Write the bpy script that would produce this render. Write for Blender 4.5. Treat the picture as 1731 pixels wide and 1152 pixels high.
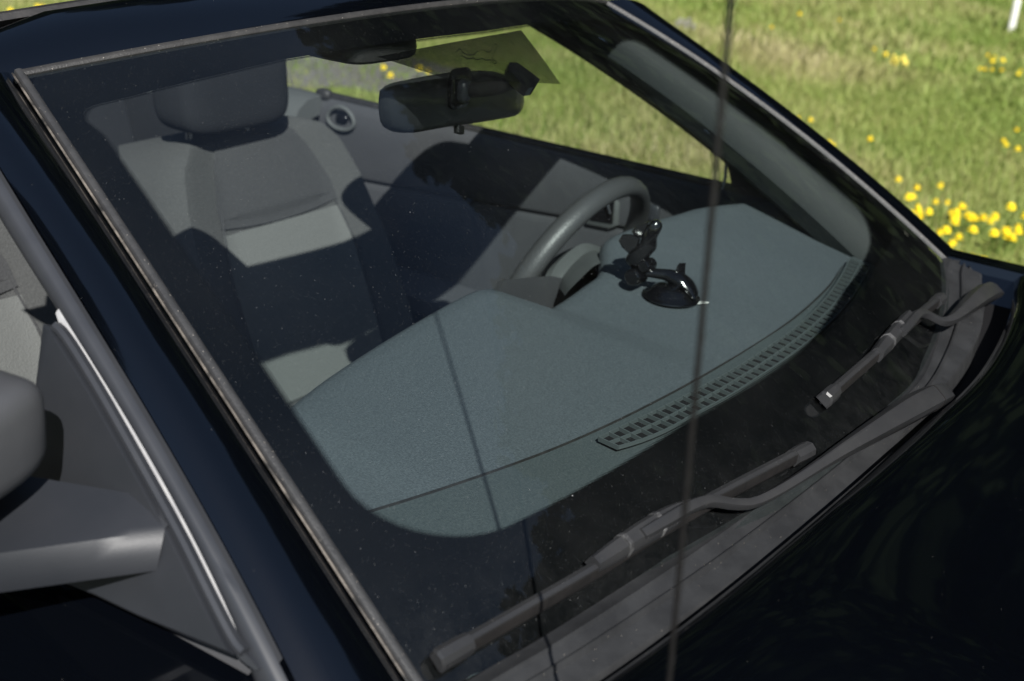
import bpy, bmesh, math, random
import numpy as np
from mathutils import Vector
R = math.radians
random.seed(7); rng = np.random.default_rng(7)
S = bpy.context.scene
for o in list(bpy.data.objects): bpy.data.objects.remove(o)
COL = S.collection

# ------------------------------------------------------------------ camera
CAMP = np.array([-1.3202, -0.4409, 1.5534]); YAW, PITCH, ROLL, FPX = 0.5543, -0.3841, 0.0868, 2132.28
CX, CY = 865.5, 576.0
_d = np.array([math.cos(PITCH)*math.cos(YAW), math.cos(PITCH)*math.sin(YAW), math.sin(PITCH)])
_r = np.cross(_d, [0, 0, 1]); _r /= np.linalg.norm(_r); _u = np.cross(_r, _d)
CR = math.cos(ROLL)*_r + math.sin(ROLL)*_u; CU = -math.sin(ROLL)*_r + math.cos(ROLL)*_u; CD = _d
cd = bpy.data.cameras.new('camera'); cam = bpy.data.objects.new('camera', cd); COL.objects.link(cam)
from mathutils import Matrix
M = Matrix.Identity(4)
for i in range(3):
    M[i][0] = CR[i]; M[i][1] = CU[i]; M[i][2] = -CD[i]; M[i][3] = CAMP[i]
cam.matrix_world = M
cd.sensor_width = 36; cd.lens = FPX/1731*36; cd.clip_start = 0.05; cd.clip_end = 500
cd.dof.use_dof = True; cd.dof.focus_distance = 1.32; cd.dof.aperture_fstop = 5.8
S.camera = cam
S.render.resolution_x = 1024; S.render.resolution_y = 681

# ------------------------------------------------------------------ light
SUN = np.array([1, .9, -1.15]); SUN /= np.linalg.norm(SUN)      # direction of travel
el = math.asin(-SUN[2]); rotz = math.atan2(-SUN[0], -SUN[1])
W = bpy.data.worlds.new('World'); S.world = W; W.use_nodes = True
nt = W.node_tree; bg = nt.nodes['Background']
sky = nt.nodes.new('ShaderNodeTexSky'); sky.sky_type = 'NISHITA'; sky.sun_disc = False
sky.sun_elevation = el; sky.sun_rotation = rotz % (2*math.pi); sky.air_density = 1.0; sky.dust_density = 0.6
nt.links.new(sky.outputs[0], bg.inputs[0]); bg.inputs[1].default_value = 0.05
ld = bpy.data.lights.new('sun', 'SUN'); lo = bpy.data.objects.new('sun', ld); COL.objects.link(lo)
ld.energy = 4.2; ld.angle = R(.42); ld.color = (1, .97, .925)
lo.rotation_euler = Vector(SUN).to_track_quat('-Z', 'Y').to_euler(); lo.location = (-6, -6, 8)
S.view_settings.view_transform = 'Standard'; S.view_settings.look = 'None'
S.view_settings.exposure = 1.0; S.view_settings.gamma = 1

# ------------------------------------------------------------------ picture point -> place in the world
def ray(px, py): return CD + CR*(px-CX)/FPX - CU*(py-CY)/FPX
def at(px, py, ax, val):
    v = ray(px, py); return CAMP + (val-CAMP[ax])/v[ax]*v
def at_plane(px, py, n, p0):
    v = ray(px, py); n = np.array(n, float); return CAMP + (n@(np.array(p0)-CAMP))/(n@v)*v
def project(P):
    v = np.array(P)-CAMP; z = v@CD; return np.array([CX+FPX*(v@CR)/z, CY-FPX*(v@CU)/z])
XH, YH, ZH, XB, ZB, HB, HZ, BB, BZ = .5626, .596, 1.2996, .6935, .9684, .0922, .044, .1226, .0031
def Wp(u, v):                                             # windshield surface
    q = 1-u*u
    h = np.array([u*XH, YH-HB*q, ZH+HZ*q]); b = np.array([u*XB, -BB*q, ZB+BZ*q])
    w = b+(h-b)*v; k = v*(1-v)
    w[2] += .08*k; w[0] += u*.048*k
    return w
def Wn(u, v):
    e = 1e-3
    n = np.cross(Wp(u+e, v)-Wp(u-e, v), Wp(u, v+e)-Wp(u, v-e)); return n/np.linalg.norm(n)
def on_glass(px, py, h=0., uv=(0., .3)):
    uv = np.array(uv, float)
    g = lambda a: project(Wp(*a)+h*Wn(*a))
    best = None
    for st in (uv, np.array([-.7, .2]), np.array([.5, .1]), np.array([-.5, .8])):
        a = st.copy()
        for _ in range(30):
            f = g(a)-(px, py)
            J = np.stack([(g(a+(1e-4, 0))-(px, py)-f)/1e-4, (g(a+(0, 1e-4))-(px, py)-f)/1e-4], 1)
            try: s = np.linalg.solve(J, f)
            except Exception: break
            n = np.linalg.norm(s); a = a-s*min(1, .25/max(n, 1e-9))
            if n < 1e-6: break
        e = np.linalg.norm(g(a)-(px, py))
        if e < .5 and abs(a[0]) < 1.3:
            return a
    return a
def G(px, py, h=0.):
    a = on_glass(px, py, h); return Wp(*a)+h*Wn(*a), Wn(*a)

# ------------------------------------------------------------------ materials
def mat(name, col=(.5, .5, .5), rough=.5, spec=.5, metal=0., coat=0., coat_r=.03, noise=None, bump=None):
    """noise=(scale, second colour, detail); bump=(scale, strength, distance)"""
    m = bpy.data.materials.new(name); m.use_nodes = True
    n = m.node_tree.nodes; l = m.node_tree.links; b = n['Principled BSDF']
    b.inputs['Base Color'].default_value = (*col, 1); b.inputs['Roughness'].default_value = rough
    b.inputs['Specular IOR Level'].default_value = spec; b.inputs['Metallic'].default_value = metal
    b.inputs['Coat Weight'].default_value = coat; b.inputs['Coat Roughness'].default_value = coat_r
    tc = n.new('ShaderNodeTexCoord')
    if noise:
        t = n.new('ShaderNodeTexNoise'); t.inputs['Scale'].default_value = noise[0]; t.inputs['Detail'].default_value = noise[2]
        t.inputs['Roughness'].default_value = .65
        r = n.new('ShaderNodeValToRGB'); r.color_ramp.elements[0].position = .38; r.color_ramp.elements[1].position = .68
        r.color_ramp.elements[0].color = (*col, 1); r.color_ramp.elements[1].color = (*noise[1], 1)
        l.new(tc.outputs['Object'], t.inputs['Vector']); l.new(t.outputs[0], r.inputs[0]); l.new(r.outputs[0], b.inputs['Base Color'])
    if bump:
        t = n.new('ShaderNodeTexNoise'); t.inputs['Scale'].default_value = bump[0]; t.inputs['Detail'].default_value = 4
        bp = n.new('ShaderNodeBump'); bp.inputs['Strength'].default_value = bump[1]; bp.inputs['Distance'].default_value = bump[2]
        l.new(tc.outputs['Object'], t.inputs['Vector']); l.new(t.outputs[0], bp.inputs['Height']); l.new(bp.outputs[0], b.inputs['Normal'])
    return m
def add_dust(m, scale, thresh, amount, col=(.45, .44, .42)):
    """pale dirt specks with shapes of their own lying on a surface"""
    n = m.node_tree.nodes; l = m.node_tree.links; b = n['Principled BSDF']; out = n['Material Output']
    tc = n.new('ShaderNodeTexCoord')
    v = n.new('ShaderNodeTexVoronoi'); v.inputs['Scale'].default_value = scale
    c = n.new('ShaderNodeMath'); c.operation = 'LESS_THAN'; c.inputs[1].default_value = thresh
    rg = n.new('ShaderNodeSeparateColor')
    k = n.new('ShaderNodeMath'); k.operation = 'LESS_THAN'; k.inputs[1].default_value = .35
    a = n.new('ShaderNodeMath'); a.operation = 'MULTIPLY'; a2 = n.new('ShaderNodeMath'); a2.operation = 'MULTIPLY'; a2.inputs[1].default_value = amount
    d = n.new('ShaderNodeBsdfDiffuse'); d.inputs[0].default_value = (*col, 1); mx = n.new('ShaderNodeMixShader')
    l.new(tc.outputs['Object'], v.inputs['Vector']); l.new(v.outputs['Distance'], c.inputs[0]); l.new(v.outputs['Color'], rg.inputs[0])
    l.new(rg.outputs[0], k.inputs[0]); l.new(c.outputs[0], a.inputs[0]); l.new(k.outputs[0], a.inputs[1]); l.new(a.outputs[0], a2.inputs[0])
    l.new(a2.outputs[0], mx.inputs[0]); l.new(b.outputs[0], mx.inputs[1]); l.new(d.outputs[0], mx.inputs[2]); l.new(mx.outputs[0], out.inputs['Surface'])
    return m
PAINT = add_dust(mat('black_paint', (.0010, .0014, .0024), .12, .4, coat=1.0, coat_r=.035), 110, .026, .35)
RUBBER = mat('rubber', (.016, .0155, .0155), .5, .4, noise=(60, (.030, .0285, .028), 5), bump=(500, .25, .002))
RUBBER_G = add_dust(mat('dusty_rubber', (.024, .0245, .026), .5, .45, noise=(45, (.039, .039, .040), 6), bump=(500, .3, .002)), 330, .10, .8, (.55, .5, .44))
RUBBER_T = add_dust(mat('header_rubber', (.022, .0215, .0215), .5, .4, noise=(45, (.036, .035, .034), 6), bump=(500, .3, .002)), 260, .10, .8, (.55, .5, .44))
COWLM = add_dust(mat('cowl_plastic', (.017, .0176, .0188), .48, .4, noise=(18, (.030, .031, .0325), 7), bump=(700, .3, .001)), 240, .06, .8, (.5, .45, .38))
BLADER = mat('blade_rubber', (.009, .0085, .0085), .5, .35, noise=(30, (.017, .0155, .015), 6))
WIPERM = add_dust(mat('wiper_metal', (.021, .0215, .023), .34, .5, noise=(14, (.029, .0292, .030), 6)), 300, .06, .6)
PLAST = mat('grained_plastic', (.014, .0158, .0195), .48, .45, noise=(9, (.018, .0195, .0235), 4), bump=(900, .25, .0006))
SATIN = mat('satin_trim', (.024, .026, .031), .38, .5, noise=(12, (.03, .032, .037), 4))
BEAD = mat('weathered_bead', (.02, .019, .018), .45, .5, noise=(55, (.20, .175, .15), 8))
PALE = mat('pale_seal', (.33, .33, .34), .5, .4, noise=(50, (.42, .42, .42), 4))
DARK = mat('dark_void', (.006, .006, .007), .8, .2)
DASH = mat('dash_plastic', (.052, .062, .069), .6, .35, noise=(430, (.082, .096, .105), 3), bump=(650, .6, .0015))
DASHF = mat('dash_plastic_shaded', (.040, .050, .053), .6, .3, noise=(430, (.062, .074, .076), 3), bump=(650, .6, .0015))  # dash plastic darkened: the dash's fade toward the glass painted into the colour
VENTM = mat('vent_plastic', (.062, .074, .076), .5, .4)
DOORM = mat('door_plastic', (.042, .043, .047), .55, .35, noise=(8, (.05, .051, .055), 4), bump=(700, .3, .0008))
TRIMG = mat('pillar_trim', (.065, .07, .07), .6, .3, noise=(6, (.078, .083, .083), 4), bump=(600, .2, .0006))
FAB = mat('seat_fabric', (.048, .050, .050), .9, .15, noise=(420, (.068, .07, .069), 3), bump=(380, .6, .003))
FABD = mat('seat_insert_fabric', (.036, .037, .039), .9, .15, noise=(420, (.052, .054, .055), 3), bump=(420, .5, .002))
FABL = mat('ribbed_fabric', (.105, .11, .107), .9, .15, noise=(420, (.115, .12, .116), 3), bump=(380, .6, .003))
FABB = mat('headrest_fabric', (.014, .015, .017), .9, .12, bump=(400, .4, .002))
LEATHER = mat('wheel_leather', (.045, .046, .048), .42, .45, bump=(330, .35, .0015))
GLOSSB = mat('gloss_black', (.004, .004, .005), .14, .5)
CHROME = mat('chrome', (.7, .7, .72), .15, .5, metal=1)
WHITEP = mat('white_plastic', (.75, .75, .72), .45, .4, noise=(30, (.6, .6, .56), 3))
FRITM = mat('frit_ceramic', (.002, .0022, .0026), .6, .03)

def glass_mat(name, tint, ior, dust):
    m = bpy.data.materials.new(name); m.use_nodes = True
    n = m.node_tree.nodes; l = m.node_tree.links; n.remove(n['Principled BSDF']); out = n['Material Output']
    tr = n.new('ShaderNodeBsdfTransparent'); tr.inputs[0].default_value = (*tint, 1)
    gl = n.new('ShaderNodeBsdfGlossy'); gl.inputs['Roughness'].default_value = 0.0; gl.inputs[0].default_value = (1, 1, 1, 1)
    ge = n.new('ShaderNodeNewGeometry'); fr = n.new('ShaderNodeFresnel')
    io = n.new('ShaderNodeMix'); io.data_type = 'FLOAT'; io.inputs[2].default_value = ior; io.inputs[3].default_value = 1/ior
    l.new(ge.outputs['Backfacing'], io.inputs[0]); l.new(io.outputs[0], fr.inputs[0])
    mx = n.new('ShaderNodeMixShader'); l.new(fr.outputs[0], mx.inputs[0]); l.new(tr.outputs[0], mx.inputs[1]); l.new(gl.outputs[0], mx.inputs[2])
    last = mx
    if dust:
        tc = n.new('ShaderNodeTexCoord')
        df = n.new('ShaderNodeBsdfDiffuse'); df.inputs[0].default_value = (.55, .56, .56, 1)
        acc = None
        for sc, th, keep, am in ((260, .065, .20, .32), (700, .15, .20, .10), (38, .014, .30, .8)):
            v = n.new('ShaderNodeTexVoronoi'); v.inputs['Scale'].default_value = sc
            c = n.new('ShaderNodeMath'); c.operation = 'LESS_THAN'; c.inputs[1].default_value = th
            sp = n.new('ShaderNodeSeparateColor'); k = n.new('ShaderNodeMath'); k.operation = 'LESS_THAN'; k.inputs[1].default_value = keep
            a = n.new('ShaderNodeMath'); a.operation = 'MULTIPLY'; a2 = n.new('ShaderNodeMath'); a2.operation = 'MULTIPLY'; a2.inputs[1].default_value = am
            l.new(tc.outputs['Object'], v.inputs['Vector']); l.new(v.outputs['Distance'], c.inputs[0]); l.new(v.outputs['Color'], sp.inputs[0]); l.new(sp.outputs[0], k.inputs[0])
            l.new(c.outputs[0], a.inputs[0]); l.new(k.outputs[0], a.inputs[1]); l.new(a.outputs[0], a2.inputs[0])
            if acc is None: acc = a2
            else:
                s = n.new('ShaderNodeMath'); s.operation = 'MAXIMUM'; l.new(acc.outputs[0], s.inputs[0]); l.new(a2.outputs[0], s.inputs[1]); acc = s
        # a thin even-ish film of dust with cloudy patches
        t = n.new('ShaderNodeTexNoise'); t.inputs['Scale'].default_value = 7; t.inputs['Detail'].default_value = 6
        mr = n.new('ShaderNodeMapRange'); mr.inputs[1].default_value = .35; mr.inputs[2].default_value = .75; mr.inputs[3].default_value = .0006; mr.inputs[4].default_value = .005
        l.new(tc.outputs['Object'], t.inputs['Vector']); l.new(t.outputs[0], mr.inputs[0])
        s = n.new('ShaderNodeMath'); s.operation = 'MAXIMUM'; l.new(acc.outputs[0], s.inputs[0]); l.new(mr.outputs[0], s.inputs[1])
        hu = n.new('ShaderNodeAttribute'); hu.attribute_name = 'height_up'
        m5 = n.new('ShaderNodeMapRange'); m5.inputs[1].default_value = .13; m5.inputs[2].default_value = -.01; m5.inputs[3].default_value = 0; m5.inputs[4].default_value = .014; l.new(hu.outputs['Fac'], m5.inputs[0])
        t5 = n.new('ShaderNodeTexNoise'); t5.inputs['Scale'].default_value = 38; t5.inputs['Detail'].default_value = 9; t5.inputs['Roughness'].default_value = .75; l.new(tc.outputs['Object'], t5.inputs['Vector'])
        r5 = n.new('ShaderNodeMapRange'); r5.inputs[1].default_value = .42; r5.inputs[2].default_value = .75; l.new(t5.outputs[0], r5.inputs[0])
        x5 = n.new('ShaderNodeMath'); x5.operation = 'MULTIPLY'; l.new(m5.outputs[0], x5.inputs[0]); l.new(r5.outputs[0], x5.inputs[1])
        a5 = n.new('ShaderNodeMath'); a5.operation = 'ADD'; l.new(s.outputs[0], a5.inputs[0]); l.new(x5.outputs[0], a5.inputs[1]); s = a5
        m2 = n.new('ShaderNodeMixShader'); l.new(s.outputs[0], m2.inputs[0]); l.new(mx.outputs[0], m2.inputs[1]); l.new(df.outputs[0], m2.inputs[2]); last = m2
    l.new(last.outputs[0], out.inputs['Surface'])
    return m
GLASS = glass_mat('windshield_glass', (.82, .88, .87), 1.52, True)

# ------------------------------------------------------------------ mesh helpers
def link(o, parent=None):
    COL.objects.link(o)
    if parent is not None: o.parent = parent
    return o
def mesh(name, V, F, m, parent=None, smooth=True, sharp=38):
    me = bpy.data.meshes.new(name); me.from_pydata([tuple(map(float, v)) for v in V], [], [tuple(f) for f in F]); me.update()
    bm = bmesh.new(); bm.from_mesh(me); bmesh.ops.recalc_face_normals(bm, faces=bm.faces); bm.to_mesh(me); bm.free()
    if smooth:
        for p in me.polygons: p.use_smooth = True
        try: me.set_sharp_from_angle(angle=R(sharp))
        except Exception: pass
    for k in (m if isinstance(m, (list, tuple)) else [m]): me.materials.append(k)
    return link(bpy.data.objects.new(name, me), parent)
def grid(rows, close=False):
    """rows: list of equal-length point lists -> V, F"""
    n = len(rows[0]); V = [p for r in rows for p in r]; F = []
    for i in range(len(rows)-1):
        for j in range(n-1+(1 if close else 0)):
            j2 = (j+1) % n
            F.append((i*n+j, i*n+j2, (i+1)*n+j2, (i+1)*n+j))
    return V, F
def join(*parts):
    V, F = [], []
    for v, f in parts:
        k = len(V); V += list(v); F += [tuple(i+k for i in q) for q in f]
    return V, F
def cr(pts, n=40):
    """Catmull-Rom through points, resampled evenly"""
    P = np.array(pts, float)
    if len(P) == 2: return P[0]+(P[1]-P[0])*np.linspace(0, 1, n)[:, None]
    Q = np.vstack([2*P[0]-P[1], P, 2*P[-1]-P[-2]]); out = []
    for i in range(len(P)-1):
        a, b, c, d = Q[i:i+4]
        for t in np.linspace(0, 1, 16, endpoint=False):
            out.append(.5*((2*b)+(-a+c)*t+(2*a-5*b+4*c-d)*t*t+(-a+3*b-3*c+d)*t**3))
    out.append(P[-1]); out = np.array(out)
    s = np.r_[0, np.cumsum(np.linalg.norm(np.diff(out[:, :3], axis=0), axis=1))]
    t = np.linspace(0, s[-1], n)
    return np.stack([np.interp(t, s, out[:, k]) for k in range(out.shape[1])], 1)
def nrm(v): v = np.array(v, float); return v/max(np.linalg.norm(v), 1e-12)
def sweep(path, ups, prof, ws=None, hs=None, cap=True, closed=True):
    """sweep a profile [(across, up)...] along a path; ws/hs scale it per point"""
    P = np.array(path, float); n = len(P)
    T = np.gradient(P, axis=0); rows = []
    for i in range(n):
        t = nrm(T[i]); up = np.array(ups[i] if np.ndim(ups) == 2 else ups, float); up = nrm(up-t*(up@t)); a = np.cross(t, up)
        w = 1 if ws is None else ws[i]; h = 1 if hs is None else hs[i]
        rows.append([P[i]+a*x*w+up*z*h for x, z in prof])
    V, F = grid(rows, closed)
    if cap and closed:
        m = len(prof); F = F+[tuple(range(m)), tuple(range((n-1)*m, n*m))]
    return V, F
def circ(n=12, r=1.): return [(r*math.cos(2*math.pi*k/n), r*math.sin(2*math.pi*k/n)) for k in range(n)]
def rrect(w, h, r, n=4):
    """rounded rectangle outline centred on 0"""
    out = []
    for cx, cy, a0 in ((w/2-r, h/2-r, 0), (-w/2+r, h/2-r, 90), (-w/2+r, -h/2+r, 180), (w/2-r, -h/2+r, 270)):
        for k in range(n+1):
            a = R(a0+90*k/n); out.append((cx+r*math.cos(a), cy+r*math.sin(a)))
    return out
def tube(path, r, n=12): return sweep(path, (0.13, .31, .94), circ(n, r))
def ngon_prism(pts, vec, bev=0.):
    """extrude a planar/near planar outline by vec; bev insets the far face"""
    P = np.array(pts, float); c = P.mean(0); n = len(P); vec = np.array(vec, float)
    rows = [P]
    if bev: rows += [P+vec*.75, P+(c-P)*bev+vec]
    else: rows += [P+vec]
    V, F = grid([list(r) for r in rows], True)
    F = F+[tuple(range(n)), tuple(range((len(rows)-1)*n, len(rows)*n))]
    return V, F
def frame(c, ax, ay, az, pts): return [np.array(c)+np.array(ax)*p[0]+np.array(ay)*p[1]+np.array(az)*p[2] for p in pts]
def superq(a, b, c, e1=.4, e2=.4, nu=28, nv=16, fn=None):
    """closed super-ellipsoid, half sizes a, b, c"""
    sg = lambda x, e: math.copysign(abs(x)**e, x); V = []
    for i in range(nv+1):
        th = -math.pi/2+math.pi*i/nv
        for j in range(nu):
            ph = 2*math.pi*j/nu
            p = [a*sg(math.cos(th), e1)*sg(math.cos(ph), e2), b*sg(math.cos(th), e1)*sg(math.sin(ph), e2), c*sg(math.sin(th), e1)]
            V.append(np.array(fn(p) if fn else p))
    F = []
    for i in range(nv):
        for j in range(nu):
            j2 = (j+1) % nu; F.append((i*nu+j, i*nu+j2, (i+1)*nu+j2, (i+1)*nu+j))
    return V, F
def empty(name, loc=(0, 0, 0)):
    o = bpy.data.objects.new(name, None); o.location = loc; COL.objects.link(o); return o
def tag(o, label=None, cat=None, group=None, kind=None):
    if label: o['label'] = label
    if cat: o['category'] = cat
    if group: o['group'] = group
    if kind: o['kind'] = kind
    return o

# ================================================================== GROUND AND SKYLINE
def ground_mat():
    m = bpy.data.materials.new('lawn_soil'); m.use_nodes = True
    n = m.node_tree.nodes; l = m.node_tree.links; b = n['Principled BSDF']; b.inputs['Roughness'].default_value = .95; b.inputs['Specular IOR Level'].default_value = .1
    tc = n.new('ShaderNodeTexCoord'); prev = None
    t = n.new('ShaderNodeTexNoise'); t.inputs['Scale'].default_value = .8; t.inputs['Detail'].default_value = 6
    r = n.new('ShaderNodeValToRGB'); e = r.color_ramp.elements
    e[0].position = .33; e[0].color = (.13, .19, .04, 1); e[1].position = .7; e[1].color = (.28, .25, .10, 1); k = e.new(.52); k.color = (.20, .25, .06, 1)
    t2 = n.new('ShaderNodeTexNoise'); t2.inputs['Scale'].default_value = 22; t2.inputs['Detail'].default_value = 8
    r2 = n.new('ShaderNodeValToRGB'); r2.color_ramp.elements[0].position = .35; r2.color_ramp.elements[0].color = (.45, .45, .45, 1); r2.color_ramp.elements[1].color = (1.25, 1.25, 1.2, 1); r2.color_ramp.elements[1].position = .72
    mx = n.new('ShaderNodeMix'); mx.data_type = 'RGBA'; mx.blend_type = 'MULTIPLY'; mx.inputs[0].default_value = 1
    l.new(tc.outputs['Object'], t.inputs[0]); l.new(tc.outputs['Object'], t2.inputs[0]); l.new(t.outputs[0], r.inputs[0]); l.new(t2.outputs[0], r2.inputs[0])
    l.new(r.outputs[0], mx.inputs[6]); l.new(r2.outputs[0], mx.inputs[7]); l.new(mx.outputs[2], b.inputs['Base Color'])
    bp = n.new('ShaderNodeBump'); bp.inputs['Strength'].default_value = .8; bp.inputs['Distance'].default_value = .03; l.new(t2.outputs[0], bp.inputs['Height']); l.new(bp.outputs[0], b.inputs['Normal'])
    return m
V = [(-300, -300, 0), (300, -300, 0), (300, 300, 0), (-300, 300, 0)]
tag(mesh('ground', V, [(0, 1, 2, 3)], ground_mat(), smooth=False), kind='structure')

def field(x, y):                                                  # cheap smooth noise for patches
    return (math.sin(x*1.3+y*.7)+math.sin(x*.45-y*1.1+2)+math.sin(2.3*x+.6+1.7*math.sin(y*.9))+math.sin(y*2.1-x*.3+4))/4
def added_ground():  # unseen dark grey sheet, added to cut green bounce from the lawn
    V = [(-9, -40, .004), (1.25, -40, .004), (1.25, 40, .004), (-9, 40, .004)]
    tag(mesh('added_ground', V, [(0, 1, 2, 3)], mat('added_ground_grey', (.035, .035, .036), .9, .2, noise=(60, (.075, .073, .07), 8), bump=(90, .8, .01)), smooth=False), kind='structure')
added_ground()
# gravel patch showing through the far window
def gravel_patch():
    c = at(590, 118, 2, 0.0); V = []; F = []
    n = 40
    for k in range(n):
        a = 2*math.pi*k/n; r = 1+.18*math.sin(3*a+1)+.12*math.sin(5*a)+.06*math.sin(11*a)
        V.append((c[0]+.75*r*math.cos(a)-.35*r*math.sin(a), c[1]+1.0*r*math.sin(a)+.35*r*math.cos(a), .004))
    g = mat('gravel', (.10, .095, .085), .9, .2, noise=(30, (.23, .22, .20), 8), bump=(60, 1, .02))
    tag(mesh('gravel_patch', V, [tuple(range(n))], g, smooth=False), kind='structure')
    return c
GC = gravel_patch()
def in_gravel(x, y):
    dx, dy = x-GC[0], y-GC[1]
    return (dx*.82+dy*.28)**2/.55+(dy*.85-dx*.3)**2/.9 < 1
def grass():
    N1, N2 = 150000, 110000
    x = np.concatenate([rng.uniform(1.6, 9, N1), rng.uniform(8, 24, N2)]); y = np.concatenate([rng.uniform(-2.5, 12, N1), rng.uniform(-3, 18, N2)])
    keep = np.ones(len(x), bool)
    f = (np.sin(x*1.3+y*.7)+np.sin(x*.45-y*1.1+2)+np.sin(2.3*x+.6+1.7*np.sin(y*.9))+np.sin(y*2.1-x*.3+4))/4
    far = np.r_[np.zeros(N1), np.ones(N2)]
    h = (.035+.04*rng.random(len(x)))*(1+.5*f)*(1+.5*far); w = (.0035+.003*rng.random(len(x)))*(1+1.6*far)
    keep &= ~((((x-GC[0])*.82+(y-GC[1])*.28)**2/.55+((y-GC[1])*.85-(x-GC[0])*.3)**2/.9 < 1) & (rng.random(len(x)) < .72))
    x, y, f, h, w, far = (a[keep] for a in (x, y, f, h, w, far)); n = len(x)
    a = rng.uniform(0, 2*np.pi, n); lean = rng.uniform(.1, .9, n)*h; la = rng.uniform(0, 2*np.pi, n)
    V = np.empty((n, 5, 3)); dx, dy = np.cos(a)*w, np.sin(a)*w; lx, ly = np.cos(la)*lean, np.sin(la)*lean
    V[:, 0] = np.stack([x-dx, y-dy, 0*x-.005], 1); V[:, 1] = np.stack([x+dx, y+dy, 0*x-.005], 1)
    V[:, 2] = np.stack([x+dx*.7+lx*.35, y+dy*.7+ly*.35, h*.6], 1); V[:, 3] = np.stack([x-dx*.7+lx*.35, y-dy*.7+ly*.35, h*.6], 1)
    V[:, 4] = np.stack([x+lx, y+ly, h], 1)
    me = bpy.data.meshes.new('grass'); me.vertices.add(n*5); me.vertices.foreach_set('co', V.ravel())
    i = np.arange(n)[:, None]*5
    L = np.concatenate([i+np.array([[0, 1, 2, 3]]), i+np.array([[3, 2, 4]])], 1).ravel()
    me.loops.add(n*7); me.loops.foreach_set('vertex_index', L)
    me.polygons.add(n*2); st = np.arange(n)[:, None]*7+np.array([[0, 4]]); me.polygons.foreach_set('loop_start', st.ravel())
    me.polygons.foreach_set('loop_total', np.tile([4, 3], n))
    base = np.array([[.20, .28, .06], [.31, .36, .11], [.39, .38, .16], [.46, .41, .23]])
    k = np.clip(1.15+1.3*f+.35*np.sin(3.1*x+1.3*np.sin(2.7*y))+rng.normal(0, .42, n)+.0*far, 0, 2.99); k0 = k.astype(int); t = (k-k0)[:, None]
    c = (base[k0]*(1-t)+base[k0+1]*t)*rng.uniform(.85, 1.12, n)[:, None]
    att = me.attributes.new('tone', 'FLOAT_COLOR', 'POINT'); att.data.foreach_set('color', np.repeat(np.c_[c, np.ones(n)], 5, 0).ravel())
    me.update(); me.validate()
    m = bpy.data.materials.new('grass_blade'); m.use_nodes = True; nn = m.node_tree.nodes; l = m.node_tree.links
    b = nn['Principled BSDF']; b.inputs['Roughness'].default_value = .6; b.inputs['Specular IOR Level'].default_value = .25
    at_ = nn.new('ShaderNodeAttribute'); at_.attribute_name = 'tone'; l.new(at_.outputs['Color'], b.inputs['Base Color'])
    tl = nn.new('ShaderNodeBsdfTranslucent'); l.new(at_.outputs['Color'], tl.inputs[0]); mx = nn.new('ShaderNodeMixShader'); mx.inputs[0].default_value = .45
    l.new(b.outputs[0], mx.inputs[1]); l.new(tl.outputs[0], mx.inputs[2]); l.new(mx.outputs[0], nn['Material Output'].inputs[0])
    me.materials.append(m)
    tag(link(bpy.data.objects.new('grass', me)), 'short sunlit lawn of mixed green and straw blades around the car', 'grass', kind='stuff')
grass()
def woodland():
    # the far-off wood whose dark mass the paint and the glass mirror
    V, F = [], []; C = []
    for k in range(120):
        a = R(-70+k*1.8+random.uniform(-.8, .8)); d = random.uniform(25, 33)
        cx, cy = d*math.cos(a), d*math.sin(a); H = random.uniform(27, 34)
        rr = random.uniform(3.2, 4.6)
        for s in range(1500):
            t = random.random()**.8; z = 1.0+t*H; rad = rr*(1-.6*t*t)*math.sqrt(random.random())*(1+.3*math.sin(9*t+k))
            b = random.uniform(0, 6.28); p = np.array([cx+rad*math.cos(b), cy+rad*math.sin(b), z])
            n = nrm(rng.normal(size=3)); q = nrm(np.cross(n, (0, 0, 1))); e = np.cross(n, q); z_ = random.uniform(.3, .7)
            i = len(V); V += [p-q*z_, p+e*z_*.8, p+q*z_, p-e*z_*.8]; F.append((i, i+1, i+2, i+3))
    m = mat('wood_foliage', (.008, .012, .006), .9, .03, noise=(.12, (.013, .019, .008), 6))
    tag(mesh('woodland', V, F, m, smooth=False), 'dark leafy wood closing the far side of the field', 'woodland', kind='stuff')
woodland()

# ================================================================== CAR
car = empty('convertible_car', (0, 0, 0))
tag(car, 'black open-top convertible with its windshield and two wipers nearest the viewer', 'car')
US = np.linspace(-1, 1, 61); VS = np.linspace(0, 1, 31)

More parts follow.
